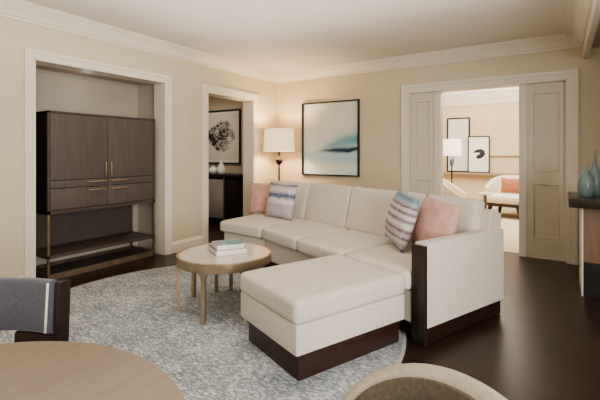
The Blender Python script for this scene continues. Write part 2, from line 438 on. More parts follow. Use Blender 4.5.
# panelled leaves either side of the cased opening, and the posts that frame the clear opening
def leaf(name, x0, x1, y0, y1):
    e = bpy.data.objects.new(name, None); COL.objects.link(e); e['kind'] = 'structure'
    st = .06; b = []
    zr = [(0.01, .25), (.89, 1.035), (1.975, DZ-.01)]
    px0, px1 = x0+st, x1-st
    b += [(x0, px0, y0, y1, .01, DZ-.01), (px1, x1, y0, y1, .01, DZ-.01)]
    for z0, z1 in zr: b.append((px0, px1, y0, y1, z0, z1))
    bm = bmesh.new()
    for q in b: box(bm, *q)
    struct(finish('leaf_frame', bm, M['door'], e))
    for (z0, z1) in ((.25, .89), (1.035, 1.975)):
        bm = bmesh.new(); box(bm, px0, px1, y0+.014, y1-.014, z0, z1)
        # sloped moulding around the panel
        for k, (o, d) in enumerate(((0, .0), (.014, .010))):
            pass
        for (ax0, ax1, az0, az1) in ((px0, px0+.013, z0, z1), (px1-.013, px1, z0, z1), (px0, px1, z0, z0+.013), (px0, px1, z1-.013, z1)):
            box(bm, ax0, ax1, y0-.004, y0+.016, az0, az1, .004, 1)
        struct(finish('leaf_panel', bm, M['door'], e, True, R(28)))
    return e
leaf('door_1', D0+.012, -1.440, YB+.055, YB+.10)
leaf('door_2', -.345, D1-.012, YB+.055, YB+.10)
struct(boxo('trim_10', (-1.440, -1.355, YB+.035, YB+.19, 0, DZ-.012), M['trim'], bev=.006))
struct(boxo('trim_11', (-.430, -.345, YB+.035, YB+.19, 0, DZ-.012), M['trim'], bev=.006))

# window beside the dining area
e = bpy.data.objects.new('window_1', None); COL.objects.link(e); e['kind'] = 'structure'
bm = bmesh.new()
for q in ((WY0, WY0+.06, .35, 2.4), (WY1-.06, WY1, .35, 2.4), (-.53, -.47, .35, 2.4), (WY0, WY1, .35, .41), (WY0, WY1, 2.34, 2.4)):
    box(bm, XR+.08, XR+.14, q[0], q[1], q[2], q[3])
struct(finish('window_frame', bm, M['trim'], e))

# ------------------------------------------------------------------ rug
RUG_T = .005
rug = thing('round_rug', 'large round grey and cream mottled rug under the coffee table', 'rug', (-2.30, 2.136, 0))
finish('pile', lathe_bm([(0, .001), (1.485, .001), (1.485, RUG_T-.001), (1.48, RUG_T), (0, RUG_T)], 96), M['rug'], rug, True, R(30))
finish('binding', lathe_bm([(1.487, .001), (1.513, .001), (1.513, RUG_T-.001), (1.508, RUG_T), (1.487, RUG_T)], 96), M['rugedge'], rug, True, R(30))

# ------------------------------------------------------------------ tall cabinet in the niche
cx0, cx1, cy0, cy1 = -4.66, -4.18, 1.885, 3.112
cab = thing('tall_cabinet', 'tall taupe oak bar cabinet on open bronze frame inside the wall recess', 'cabinet', (0, 0, 0))
zb, zt = .65, 1.672
bm = bmesh.new()
box(bm, cx0, cx1-.004, cy0+.004, cy0+.022, zb, zt-.004); box(bm, cx0, cx1-.004, cy1-.022, cy1-.004, zb, zt-.004)
box(bm, cx0, cx1-.004, cy0+.004, cy1-.004, zt-.022, zt-.002); box(bm, cx0, cx1-.004, cy0+.004, cy1-.004, zb, zb+.02); box(bm, cx0, cx0+.02, cy0+.02, cy1-.02, zb, zt-.01)
finish('carcass', bm, M['cabside'], cab)
# front face strips (slim oak frame round the doors)
bm = bmesh.new()
box(bm, cx1-.02, cx1, cy0, cy0+.028, zb, zt, .002); box(bm, cx1-.02, cx1, cy1-.028, cy1, zb, zt, .002)
box(bm, cx1-.02, cx1, cy0, cy1, zt-.022, zt, .002); box(bm, cx1-.02, cx1, cy0, cy1, zb, zb+.035, .002)
finish('face_frame', bm, M['cabdark'], cab)
ym = (cy0+cy1)/2
def pull(parent, axis, y, z, ln):
    bm = bmesh.new(); x = cx1+.026
    if axis == 'z':
        box(bm, x-.006, x+.006, y-.006, y+.006, z-ln/2, z+ln/2, .003, 1)
        for s in (-1, 1): box(bm, cx1-.004, x, y-.004, y+.004, z+s*(ln/2-.02)-.004, z+s*(ln/2-.02)+.004)
    else:
        box(bm, x-.006, x+.006, y-ln/2, y+ln/2, z-.006, z+.006, .003, 1)
        for s in (-1, 1): box(bm, cx1-.004, x, y+s*(ln/2-.02)-.004, y+s*(ln/2-.02)+.004, z-.004, z+.004)
    return finish('handle', bm, M['brass'], parent, True, R(40))
for s in (-1, 1):
    a, b = (cy0+.030, ym-.002) if s < 0 else (ym+.002, cy1-.030)
    d = boxo('door', (cx1-.018, cx1-.001, a, b, .985, zt-.024), M['cab'], cab, bev=.002)
    pull(d, 'z', ym+s*.030, 1.085, .155)
    for (z0, z1, hz) in ((.905, .980, .955), (.690, .900, .868)):
        d = boxo('drawer', (cx1-.018, cx1-.001, a, b, z0, z1), M['cab'], cab, bev=.002)
        pull(d, 'y', ym+s*.125, hz, .20)
# open metal frame below: four posts, rails, shelf, back panel, tray
t = .022
for (px, py) in ((cx1-t, cy0), (cx1-t, cy1-t), (cx0, cy0), (cx0, cy1-t)):
    boxo('leg', (px, px+t, py, py+t, 0, zb), M['bronze'], cab, bev=.002)
boxo('shelf', (cx0, cx1, cy0, cy1, .215, .245), M['cabdark'], cab, bev=.002)
boxo('back_panel', (cx0, cx0+.016, cy0+t, cy1-.01, .245, zb), M['cab'], cab)
bm = bmesh.new()
box(bm, cx0+.02, cx1-.02, cy0+.02, cy1-.02, .012, .028)
finish('bottom_tray', bm, M['cabdark'], cab)
bm = bmesh.new()
box(bm, cx1-t, cx1, cy0+t, cy1-t, .0, .06, .002); box(bm, cx0, cx0+t, cy0+t, cy1-t, 0, .06, .002)
box(bm, cx0+t, cx1-t, cy0, cy0+t, 0, .06, .002); box(bm, cx0+t, cx1-t, cy1-t, cy1, 0, .06, .002)
finish('bottom_rail', bm, M['bronze'], cab)
# recessed light in niche ceiling
rl = thing('recessed_light', 'small round recessed downlight in the niche ceiling above the cabinet', 'light', (-4.45, 2.42, 2.17))
finish('trim_ring', lathe_bm([(.035, 0), (.055, 0), (.055, -.006), (.035, -.004), (.035, 0)], 32), M['white'], rl, True, R(30))
finish('lens', lathe_bm([(0, -.002), (.035, -.002)], 32), M['glow'], rl)

# ------------------------------------------------------------------ sofa (local u = width, v = depth), rotated in the room
TH = .383
SC = (-.731, 2.582)
def sw(u, v, z=0):
    return Vector((SC[0]+math.cos(TH)*u+math.sin(TH)*v, SC[1]-math.sin(TH)*u+math.cos(TH)*v, z))
sofa = thing('sectional_sofa', 'long cream linen sectional sofa with dark wood front on its arm', 'sofa', (SC[0], SC[1], RUG_T), -TH)
def quadmap(q, zc):
    """local cushion coordinates normalised to the quad corners (front-left, front-right, back-right, back-left)"""
    fl, fr, br, bl = [Vector(c) for c in q]
    def f(p, hx, hy):
        s, t_ = (p.x/hx+1)/2, (p.y/hy+1)/2
        a = fl.lerp(fr, s); b = bl.lerp(br, s); c = a.lerp(b, t_)
        return Vector((c.x, c.y, zc+p.z))
    return f
S1 = [(-2.735, -.245), (-2.075, -.055), (-2.27, .74), (-3.02, .52)]        # angled bumper end
seats = [S1, [(-2.07, -.05), (-1.415, -.05), (-1.50, .74), (-2.26, .74)], [(-1.41, -.05), (-.76, -.05), (-.79, .74), (-1.49, .74)], [(-.755, -.05), (-.11, -.05), (-.11, .74), (-.785, .74)]]
for i, q in enumerate(seats):
    hx, hy = .33, .40
    g = quadmap(q, .393)
    bm = cushion_bm(lambda p: g(p, hx, hy), 16, 14, 8, (2*hx, 2*hy, .125), .034, .014)
    finish('seat_cushion', bm, M['linen'], sofa, True)
def prism(bm, poly, z0, z1, bev=0):
    t = bmesh.new()
    a = [t.verts.new((x, y, z0)) for x, y in poly]; b = [t.verts.new((x, y, z1)) for x, y in poly]
    t.faces.new(a[::-1]); t.faces.new(b)
    for i in range(len(poly)):
        j = (i+1) % len(poly); t.faces.new([a[i], a[j], b[j], b[i]])
    if bev: bmesh.ops.bevel(t, geom=t.edges[:], offset=bev, segments=2, affect='EDGES')
    me = bpy.data.meshes.new('tmp'); t.to_mesh(me); t.free(); bm.from_mesh(me); bpy.data.meshes.remove(me)
bm = bmesh.new()
prism(bm, [(-2.06, 0), (-.105, 0), (-.105, .90), (-2.30, .90)], .11, .332, .012)
prism(bm, [(-2.70, -.20), (-2.062, 0), (-2.302, .90), (-3.0, .70)], .11, .332, .012)
finish('base', bm, M['linen'], sofa, True, R(40))
bm = bmesh.new()
prism(bm, [(-2.05, .06), (-.06, .06), (-.06, .88), (-2.28, .88)], 0, .112)
prism(bm, [(-2.64, -.11), (-2.05, .06), (-2.28, .88), (-2.93, .66)], 0, .112)
finish('plinth', bm, M['walnut'], sofa)
# back frame shell
bm = bmesh.new()
prism(bm, [(-2.28, .80), (-.012, .80), (-.012, .955), (-2.32, .955)], .11, .80, .02)
prism(bm, [(-2.99, .585), (-2.282, .80), (-2.322, .955), (-3.035, .735)], .11, .80, .02)
finish('back_frame', bm, M['linen'], sofa, True, R(40))
# back cushions, leaning
def backmap(a0, a1, vb, vt, z0, z1):
    """a0,a1: (u,v) shift of the left and right ends"""
    def f(p, hx, hy, hz):
        s = (p.x/hx+1)/2; t_ = (p.z/hz+1)/2
        u = a0[0]+(a1[0]-a0[0])*s; v0 = a0[1]+(a1[1]-a0[1])*s
        lean = vb+(vt-vb)*t_
        thick = (.20*(1-t_)+.11*t_)
        return Vector((u, v0+lean+thick*(p.y/hy+1)/2, z0+(z1-z0)*t_))
    return f
backs = [((-2.96, -.20), (-2.29, 0)), ((-2.268, 0), (-1.552, 0)), ((-1.53, 0), (-.822, 0)), ((-.80, 0), (-.10, 0))]
for i, (a0, a1) in enumerate(backs):
    f = backmap(a0, a1, .655, .765, .44, .882)
    hx, hy, hz = .34, .09, .22
    bm = cushion_bm(lambda p: f(p, hx, hy, hz), 14, 6, 12, (2*hx, 2*hy, 2*hz), .032, 0, .012)
    bc = finish('back_cushion', bm, M['linen'], sofa, True)
    wp = []
    for k in range(15):
        q = k/14*2-1
        wp.append(f(Vector((-hx*.965, -hy*.93+(.035 if k == 14 else 0), hz*.985*q)), hx, hy, hz))
    for k in range(1, 7):
        wp.append(f(Vector((-hx*.965, -hy*.93+.035+2*hy*.8*k/7, hz*1.0)), hx, hy, hz))
    finish('welt', tube_bm(wp, .009, 8), M['piping'], bc, True)
arm = boxo('arm', (-.10, 0, .018, .962, .106, .660), M['linen'], sofa, bev=.012)
boxo('arm_panel', (-.103, .001, -.010, .020, 0, .645), M['post'], sofa, bev=.003)
boxo('arm_plinth', (-.09, -.015, .02, .935, 0, .106), M['walnut'], sofa, bev=.002)

# ottoman / chaise block in front of the right-hand seat
ott = thing('ottoman', 'wide cream linen ottoman on dark wood plinth pushed against the sofa', 'ottoman', (SC[0], SC[1], RUG_T), -TH)
u0, u1, v0, v1 = -.772, -.102, -.936, -.075
bm = cushion_bm(lambda p: Vector(((u0+u1)/2+p.x, (v0+v1)/2+p.y, .389+p.z)), 18, 20, 8, (u1-u0+.016, v1-v0+.016, .13), .032, .010)
finish('top_cushion', bm, M['linen'], ott, True)
boxo('base', (u0, u1, v0, v1, .158, .327), M['linen'], ott, bev=.016)
bm = bmesh.new(); e = .043
box(bm, u0+e, u1-e, v0+e, v1-.01, 0, .118, .003); box(bm, u0+e-.008, u1-e+.008, v0+e-.008, v1-.006, .118, .160, .003)
finish('plinth', bm, M['plinth'], ott, True, R(40))

# ------------------------------------------------------------------ throw pillows
def pillow(name, label, group, cen, wdir, up, size, thick, m, seam=None):
    """cen: bottom-centre of the pillow in the room; wdir / up: world directions"""
    w = Vector(wdir).normalized(); u = Vector(up); u = (u-w*u.dot(w)).normalized(); n = w.cross(u)
    bm = bmesh.new(); N = 18; sx, sy = size
    def outline(s, t):
        # slightly concave edges with pointed corners
        x = s*sx/2*(1-.055*(1-t*t)); y = t*sy/2*(1-.055*(1-s*s)); return x, y
    g = {}
    rnd = random.Random(len(label))
    ph = [rnd.uniform(0, 6) for _ in range(4)]
    for side in (1, -1):
        for i in range(N+1):
            for j in range(N+1):
                s, t = i/N*2-1, j/N*2-1
                edge = i in (0, N) or j in (0, N)
                if edge and side == -1: g[(side, i, j)] = g[(1, i, j)]; continue
                x, y = outline(s, t)
                z = thick/2*((1-s*s)*(1-t*t))**.45*side
                if not edge: z += side*.004*math.sin(5*s+ph[0]+3*t)*math.sin(4*t+ph[1])
                g[(side, i, j)] = bm.verts.new((x, y, z))
        for i in range(N):
            for j in range(N):
                bm.faces.new([g[(side, i, j)], g[(side, i+1, j)], g[(side, i+1, j+1)], g[(side, i, j+1)]])
    o = finish(name, bm, m, None, True)
    o.matrix_world = Matrix(((w.x, u.x, n.x, cen[0]+u.x*sy/2), (w.y, u.y, n.y, cen[1]+u.y*sy/2), (w.z, u.z, n.z, cen[2]+u.z*sy/2), (0, 0, 0, 1)))
    tag(o, label, 'pillow', group)
    return o
def sdir(u, v, z=0):
    return Vector((math.cos(TH)*u+math.sin(TH)*v, -math.sin(TH)*u+math.cos(TH)*v, z))
GP = 'throw pillows on the sofa'
pillow('throw_pillow', 'pale pink pillow at the sofa end by the floor lamp', GP, sw(-2.85, .40, .470), sdir(.85, .52, .03), sdir(-.02, .20, 1), (.40, .41), .15, M['pink'])
pillow('throw_pillow', 'blue and lilac watercolour striped square pillow beside the pink one near the floor lamp', GP, sw(-2.42, .37, .474), sdir(.95, .26, -.02), sdir(0.04, .28, 1), (.44, .42), .15, M['stripe_a'])
pillow('throw_pillow', 'grey, mauve and blue banded pillow tilted beside the sofa arm pillow', GP, sw(-.655, .425, .491), sdir(.84, -.54, -.05), sdir(.05, .30, 1), (.52, .44), .18, M['stripe_b'])
pillow('throw_pillow', 'rose pink pillow tucked into the corner of the wood-fronted sofa arm', GP, sw(-.34, .46, .492), sdir(.96, -.26, -.12), sdir(.2, .26, 1), (.42, .42), .17, M['pink'])

# ------------------------------------------------------------------ coffee table
ct = thing('coffee_table', 'round champagne gold coffee table with pale stone top on the rug', 'table', (-2.30, 2.38, RUG_T))
finish('top', lathe_bm([(0, .405), (.362, .405), (.362, .434), (.358, .438), (0, .438)], 72), M['tabletop'], ct, True, R(35))
finish('rim', lathe_bm([(.362, .372), (.380, .372), (.382, .376), (.382, .438), (.379, .442), (.365, .442), (.362, .438), (.362, .372)], 72), M['gold'], ct, True, R(35))
for a in (286, 226, 180, 148, 128, 112):
    if a == 148: pass
def legbm(a, r=.362):
    bm = bmesh.new(); c, s = math.cos(R(a)), math.sin(R(a))
    prof = [(.0, .0155), (.30, .016), (.34, .019), (.36, .026), (.374, .040)]
    rings = []
    for z, w in prof:
        rings.append([bm.verts.new((c*(r+d)-s*k*w, s*(r+d)+c*k*w, z)) for (d, k) in ((-.016, -1), (.014, -1), (.014, 1), (-.016, 1))])
    for x, y in zip(rings, rings[1:]):
        for i in range(4): bm.faces.new([x[i], x[(i+1) % 4], y[(i+1) % 4], y[i]])
    bm.faces.new(rings[0][::-1]); bm.faces.new(rings[-1])
    return bm
for a in (289, 229, 181, 146, 125, 109):
    finish('leg', legbm(a), M['gold'], ct)

# books on the table
def book(label, o, ang, w, d, z, h, cover, extra=None):
    e = thing('book', label, 'book', (o[0], o[1], z), R(ang), 'books stacked on the coffee table')
    bm = bmesh.new(); box(bm, .004, w-.004, .006, d-.004, .003, h-.003); finish('pages', bm, M['pages'], e)
    bm = bmesh.new()
    box(bm, 0, w, 0, d, 0, .003); box(bm, 0, w, 0, d, h-.003, h)
    finish('cover', bm, cover, e)
    # rounded spine board facing the armchairs
    boxo('spine', (0, w, -.002, .005, 0, h), M['white'], e, bev=.0015)
    if extra:
        boxo('cover_art', (w*.42, w, .0, d*.8, h, h+.0008), extra, e)
    return e
book('thick white-spined book lying at the bottom of the coffee table pair', (-2.25, 2.235), 60, .25, .285, RUG_T+.4395, .040, M['cover2'])
book('slimmer lilac-covered book with teal corner on top of the coffee table pair', (-2.262, 2.255), 59, .222, .20, RUG_T+.4797, .036, M['cover1'], M['cover3'])

# ------------------------------------------------------------------ artwork
def framed(name, label, cat, x0, x1, z0, z1, y, fw, picture, mat_w=0, depth=.03, tilt=0, group=None, fm=None):
    """frame hanging on a wall whose face looks along -y; origin at bottom centre"""
    e = thing(name, label, cat, ((x0+x1)/2, y, z0), 0, group)
    w, h = x1-x0, z1-z0; fm = fm or M['black']
    bm = bmesh.new()
    for q in ((-w/2, -w/2+fw, 0, h), (w/2-fw, w/2, 0, h), (-w/2+fw, w/2-fw, 0, fw), (-w/2+fw, w/2-fw, h-fw, h)):
        box(bm, q[0], q[1], -depth, 0, q[2], q[3], .0015, 1)
    finish('frame', bm, fm, e)
    def plane(nm, a0, a1, b0, b1, yy, m):
        bm = bmesh.new(); uvl = bm.loops.layers.uv.new('UVMap')
        vs = [bm.verts.new(c) for c in ((a0, yy, b0), (a1, yy, b0), (a1, yy, b1), (a0, yy, b1))]
        f = bm.faces.new(vs)
        for l, uv in zip(f.loops, ((0, 0), (1, 0), (1, 1), (0, 1))): l[uvl].uv = uv
        me = bpy.data.meshes.new(nm); bm.to_mesh(me); bm.free(); me.materials.append(m)
        o = bpy.data.objects.new(nm, me); COL.objects.link(o); o.parent = e; return o
    if mat_w:
        plane('mat_board', -w/2+fw, w/2-fw, fw, h-fw, -.008, M['mat'])
    k = fw+mat_w
    plane('picture', -w/2+k, w/2-k, k, h-k, -.010, picture)
    e.rotation_euler[0] = tilt
    return e
framed('framed_painting', 'large dark-framed abstract seascape in teal and cream hanging above the sofa', 'painting', -3.53, -2.52, .905, 2.063, YB-.001, .018, M['seascape'], 0, .045)
framed('framed_print', 'black-framed ink wash print on the hallway wall above the dark cabinet', 'picture', -6.0, -4.865, 1.055, 2.065, 5.449, .028, M['inkwash'], .05, .03)

# hallway cabinet
hc = thing('hall_cabinet', 'dark wood low cabinet with grey glazed door standing in the hallway', 'cabinet', (-5.25, 5.2, 0))
boxo('top', (-.62, .76, -.20, .22, .845, .885), M['black'], hc, bev=.003)
bm = bmesh.new()
box(bm, -.60, -.575, -.18, .22, .08, .845); box(bm, .70, .74, -.18, .22, .08, .845); box(bm, -.575, .70, .19, .22, .08, .845); box(bm, -.575, .70, -.18, .22, .08, .12)
finish('carcass', bm, M['black'], hc)
for (a, b, m) in ((-.57, .045, M['hallpanel']), (.055, .375, M['hallpanel']), (.40, .695, M['black'])):
    boxo('door', (a, b, -.192, -.176, .125, .80), m, hc, bev=.003)
boxo('divider', (.377, .397, -.2, -.176, .08, .845), M['bronze'], hc, bev=.002)
for (a, b) in ((-.59, -.15), (.70, -.15), (-.59, .19), (.70, .19)):
    boxo('leg', (a, a+.035, b-.02, b+.015, 0, .08), M['black'], hc)
def vase(name, label, cat, loc, prof, m, group=None, seg=32):
    o = finish(name, lathe_bm(prof, seg), m, None, True, R(60)); o.location = loc
    return tag(o, label, cat, group)
vase('vase', 'rounded low white ceramic vase on the hallway cabinet', 'vase', (-5.27, 5.16, .885), [(0, 0), (.045, 0), (.085, .035), (.09, .07), (.06, .11), (.03, .125), (.03, .145), (.024, .145), (.022, .12), (0, .118)], M['white'], 'white vases on the hallway cabinet')
vase('vase', 'taller white teardrop vase on the hallway cabinet', 'vase', (-5.08, 5.17, .885), [(0, 0), (.055, 0), (.085, .04), (.082, .09), (.05, .15), (.026, .20), (.02, .24), (.024, .25), (.016, .25), (.014, .2), (0, .19)], M['white'], 'white vases on the hallway cabinet')
sn = thing('wall_sconce', 'small glowing amber sconce on the hallway wall', 'wall lamp', (-4.46, 5.449, 1.78))
finish('shade', lathe_bm([(.0, 0), (.04, 0), (.045, .14), (0, .14)], 24, (0, -.06)), M['sconce'], sn, True, R(40))
boxo('bracket', (-.02, .02, -.06, 0, -.03, .0), M['bronze'], sn, bev=.004)

# ------------------------------------------------------------------ floor lamp in the corner
fl = thing('floor_lamp', 'bronze floor lamp with cream drum shade standing behind the sofa corner', 'lamp', (-3.69, 5.02, 0))
finish('base', lathe_bm([(0, 0), (.14, 0), (.14, .015), (.13, .022), (.03, .03), (.012, .05), (0, .05)], 40), M['darkmetal'], fl, True, R(40))
finish('pole', lathe_bm([(0, .04), (.014, .04), (.014, 1.06), (.013, 1.075), (.03, 1.09), (.052, 1.125), (.055, 1.14), (.048, 1.165), (.022, 1.19), (.016, 1.2), (.016, 1.235), (.028, 1.24), (.028, 1.275), (.012, 1.28), (.010, 1.44), (0, 1.44)], 24), M['darkmetal'], fl, True, R(50))
finish('lamp_shade', lathe_bm([(.246, 1.285), (.226, 1.632), (.222, 1.632), (.242, 1.285), (.246, 1.285)], 56), M['shade'], fl, True, R(40))
bm = bmesh.new()
for k in range(3):
    a = k*2*PI/3
    tube_bm([(0, 0, 1.43), (.236*math.cos(a), .236*math.sin(a), 1.43)], .003, 6, bm)
finish('spider', bm, M['darkmetal'], fl)

# ------------------------------------------------------------------ dining table
dt = thing('dining_table', 'round ash veneer dining table with slim edge', 'table', (-.885, .105, 0))
finish('top', lathe_bm([(0, .712), (.487, .712), (.506, .722), (.512, .733), (.510, .739), (.504, .741), (0, .741)], 96), M['dtable'], dt, True, R(35))
finish('pedestal', lathe_bm([(0, 0), (.27, 0), (.27, .02), (.25, .03), (.08, .06), (.06, .1), (.055, .5), (.09, .68), (.2, .713), (0, .713)], 48), M['walnut'], dt, True, R(40))

# dining chairs ----------------------------------------------------
def arc_panel(Rr, y0, p0, p1, z0, z1, th, n=18, roundz=.012, lean=0):
    """curved upright slab; inner face towards -y"""
    bm = bmesh.new(); prof = []
    r = roundz
    for (o, z) in ((-th/2+r, z0), (th/2-r, z0), (th/2-r*.3, z0+r*.3), (th/2, z0+r), (th/2, z1-r), (th/2-r*.3, z1-r*.3), (th/2-r, z1), (-th/2+r, z1), (-th/2+r*.3, z1-r*.3), (-th/2, z1-r), (-th/2, z0+r), (-th/2+r*.3, z0+r*.3)):
        prof.append((o, z))
    rings = []
    for i in range(n+1):
        a = R(p0+(p1-p0)*i/n)
        ring = []
        for o, z in prof:
            rr = Rr+o+lean*(z-z0)
            ring.append(bm.verts.new((rr*math.sin(a), y0-Rr+rr*math.cos(a), z)))
        rings.append(ring)
    m = len(prof)
    for x, y in zip(rings, rings[1:]):
        for i in range(m): bm.faces.new([x[i], x[(i+1) % m], y[(i+1) % m], y[i]])
    bm.faces.new(rings[0]); bm.faces.new(rings[-1][::-1])
    return bm
def chair_blue(loc, rz):
    e = thing('dining_chair', 'slate blue padded dining chair with dark walnut frame and pale piping at the round table', 'chair', loc, rz, 'chairs at the round dining table')
    Rr, y0 = .44, .24
    finish('backrest', arc_panel(Rr, y0, -36, 36, .618, .80, .042, 24, .014, .06), M['bluepad'], e, True, R(50))
    for s in (-1, 1):
        a = R(s*35.6); wp = [((Rr-.018+.06*(z-.618))*math.sin(a), y0-Rr+(Rr-.018+.06*(z-.618))*math.cos(a), z) for z in (.624, .66, .70, .74, .77, .795)]
        finish('piping', tube_bm(wp, .0042, 8), M['piping'], e, True)
        finish('post', arc_panel(Rr+.004, y0, s*38.3-1.7, s*38.3+1.7, .0, .795, .04, 3, .008, .04), M['post'], e, True, R(50))
        a, b = (17, 37.5) if s > 0 else (-37.5, -17)
        finish('back_rail', arc_panel(Rr+.012, y0, a, b, .50, .612, .03, 8, .006, .04), M['walnut'], e, True, R(50))
        boxo('leg', (s*.23-.016, s*.23+.016, -.24, -.21, 0, .40), M['post'], e, bev=.004)
    bm = cushion_bm(lambda p: Vector((p.x, p.y-.02, .44+p.z)), 12, 12, 6, (.50, .46, .08), .03, .012)
    finish('seat', bm, M['bluepad'], e, True)
    bm = bmesh.new(); box(bm, -.24, .24, -.235, .17, .36, .405, .004); finish('seat_frame', bm, M['walnut'], e)
    return e
ch1 = chair_blue((-1.558, .39, 0), 0)
# faces the table: local -y -> world (.75,-.66)
ch1.rotation_euler[2] = math.atan2(.75, .66)

def chair_tan(loc, f):
    e = thing('dining_chair', 'tan woven dining chair with broad cream border round its curved back', 'chair', loc, math.atan2(f[0], -f[1]), 'chairs at the round dining table')
    Rr, y0 = .42, .22
    def shell(th, inset, off, m, nm, zb=.38, ztop=.72):
        bm = bmesh.new(); n, k = 28, 16; g = {}
        pm = 62-inset*130
        for side in (0, 1):
            for i in range(n+1):
                s = i/n*2-1
                zt_ = zb+(ztop-inset-zb)*(1-abs(s)**2.3)**(1/2.0) if abs(s) < 1 else zb+.02
                zt_ = max(zt_, zb+.02)
                for j in range(k+1):
                    t_ = j/k; z = zb+(zt_-zb)*t_
                    edge = min(1, (1-t_)*6, (1-abs(s))*10+.15)
                    o = off+(th/2 if side else -th/2)*(.45+.55*max(0, edge)**.5)
                    a = R(pm*s); rr = Rr+o+.12*(z-.4)
                    g[(side, i, j)] = bm.verts.new((rr*math.sin(a), y0-Rr+rr*math.cos(a), z))
        for side in (0, 1):
            for i in range(n):
                for j in range(k): bm.faces.new([g[(side, i, j)], g[(side, i+1, j)], g[(side, i+1, j+1)], g[(side, i, j+1)]])
        for i in range(n):
            for j in (0, k): bm.faces.new([g[(0, i, j)], g[(0, i+1, j)], g[(1, i+1, j)], g[(1, i, j)]])
        for j in range(k):
            for i in (0, n): bm.faces.new([g[(0, i, j)], g[(0, i, j+1)], g[(1, i, j+1)], g[(1, i, j)]])
        return finish(nm, bm, m, e, True, R(60))
    shell(.06, 0, .014, M['border'], 'back_border')
    shell(.03, .020, -.013, M['tan'], 'backrest')
    bm = cushion_bm(lambda p: Vector((p.x, p.y-.05, .43+p.z)), 12, 12, 6, (.48, .46, .09), .035, .012)
    finish('seat', bm, M['tan'], e, True)
    for sx in (-1, 1):
        for yy in (-.22, .12):
            boxo('leg', (sx*.19-.016, sx*.19+.016, yy-.016, yy+.016, 0, .39), M['post'], e, bev=.004)
    return e
ch2 = chair_tan((-.283, .745, 0), (-.65, -.76))

# ------------------------------------------------------------------ console at the right and vases
cn = thing('console_cabinet', 'oak-fronted console with thick dark counter beyond the sofa arm', 'console', (0, 0, 0))
boxo('counter', (.055, 1.355, 4.13, 4.86, .785, .865), M['stone_edge'], cn, bev=.006)
boxo('body', (.163, 1.35, 4.275, 4.78, .30, .785), M['oakpanel'], cn, bev=.002)
boxo('end_panel', (.150, .163, 4.27, 4.785, 0, .785), M['trim'], cn, bev=.002)  # coloured paler than the front for the light this end catches
boxo('plinth', (.164, 1.35, 4.277, 4.78, 0, .298), M['black'], cn)
GV = 'teal bottle vases on the console'
vase('bottle_vase', 'squat teal bottle vase with thin neck on the console counter', 'vase', (.188, 4.42, .865), [(0, 0), (.042, 0), (.058, .03), (.066, .09), (.06, .15), (.038, .20), (.018, .235), (.011, .27), (.010, .285), (.006, .285), (0, .27)], M['teal'], GV)
vase('bottle_vase', 'taller slim teal bottle vase with long neck on the console counter', 'vase', (.262, 4.56, .865), [(0, 0), (.040, 0), (.055, .04), (.060, .12), (.05, .19), (.03, .25), (.015, .29), (.009, .35), (.008, .42), (.005, .42), (0, .4)], M['teal'], GV)

# ------------------------------------------------------------------ far room
led = struct(boxo('trim_12', (-3.6, FX1, Y2-.13, Y2, .765, .815), M['ledge'], bev=.003))
struct(boxo('trim_13', (-1.47, FX1, Y2-.05, Y2, 1.20, 1.26), M['farwall'], bev=.004))
GA = 'framed art leaning on the far ledge'
framed('framed_print', 'tall dark-framed pale wash print leaning on the far room ledge', 'picture', -2.27, -1.76, .815, 2.09, Y2-.02, .03, M['palewash'], .05, .025, -.012, GA)
bp = framed('framed_print', 'smaller dark-framed print of one black brush stroke leaning on the far ledge', 'picture', -1.80, -1.34, .815, 1.65, Y2-.055, .022, M['paper'], .0, .02, -.02, GA)
# brush stroke: hooked ribbon
pts = [(-.10, .46), (-.04, .49), (.03, .495), (.075, .47), (.085, .43), (.06, .39), (.01, .36), (-.05, .345)]
bm = bmesh.new(); prev = None
for i, (x, z) in enumerate(pts):
    a = pts[max(0, i-1)]; b = pts[min(len(pts)-1, i+1)]
    d = Vector((b[0]-a[0], b[1]-a[1])).normalized(); nrm = Vector((-d.y, d.x)); w = [.016, .034, .046, .056, .058, .050, .050, .026][i]
    q = (bm.verts.new((x+nrm.x*w, -.0115, z+nrm.y*w)), bm.verts.new((x-nrm.x*w, -.0115, z-nrm.y*w)))
    if prev: bm.faces.new([prev[0], prev[1], q[1], q[0]])
    prev = q
finish('brush_stroke', bm, M['ink'], bp)

fl2 = thing('floor_lamp', 'slender floor lamp with white shade and blue stem in the far room', 'lamp', (-1.66, 7.55, 0))
finish('base', lathe_bm([(0, 0), (.12, 0), (.12, .015), (.02, .03), (0, .03)], 32), M['darkmetal'], fl2, True, R(40))
finish('pole', lathe_bm([(0, .03), (.012, .03), (.012, 1.0), (0, 1.0)], 16), M['black'], fl2, True, R(40))
finish('stem', lathe_bm([(0, .99), (.012, .99), (.03, 1.05), (.042, 1.15), (.046, 1.22), (.03, 1.23), (0, 1.23)], 24), M['bluebase'], fl2, True, R(50))
finish('lamp_shade', lathe_bm([(.165, 1.215), (.155, 1.51), (.152, 1.51), (.162, 1.215), (.165, 1.215)], 40), M['shade2'], fl2, True, R(40))

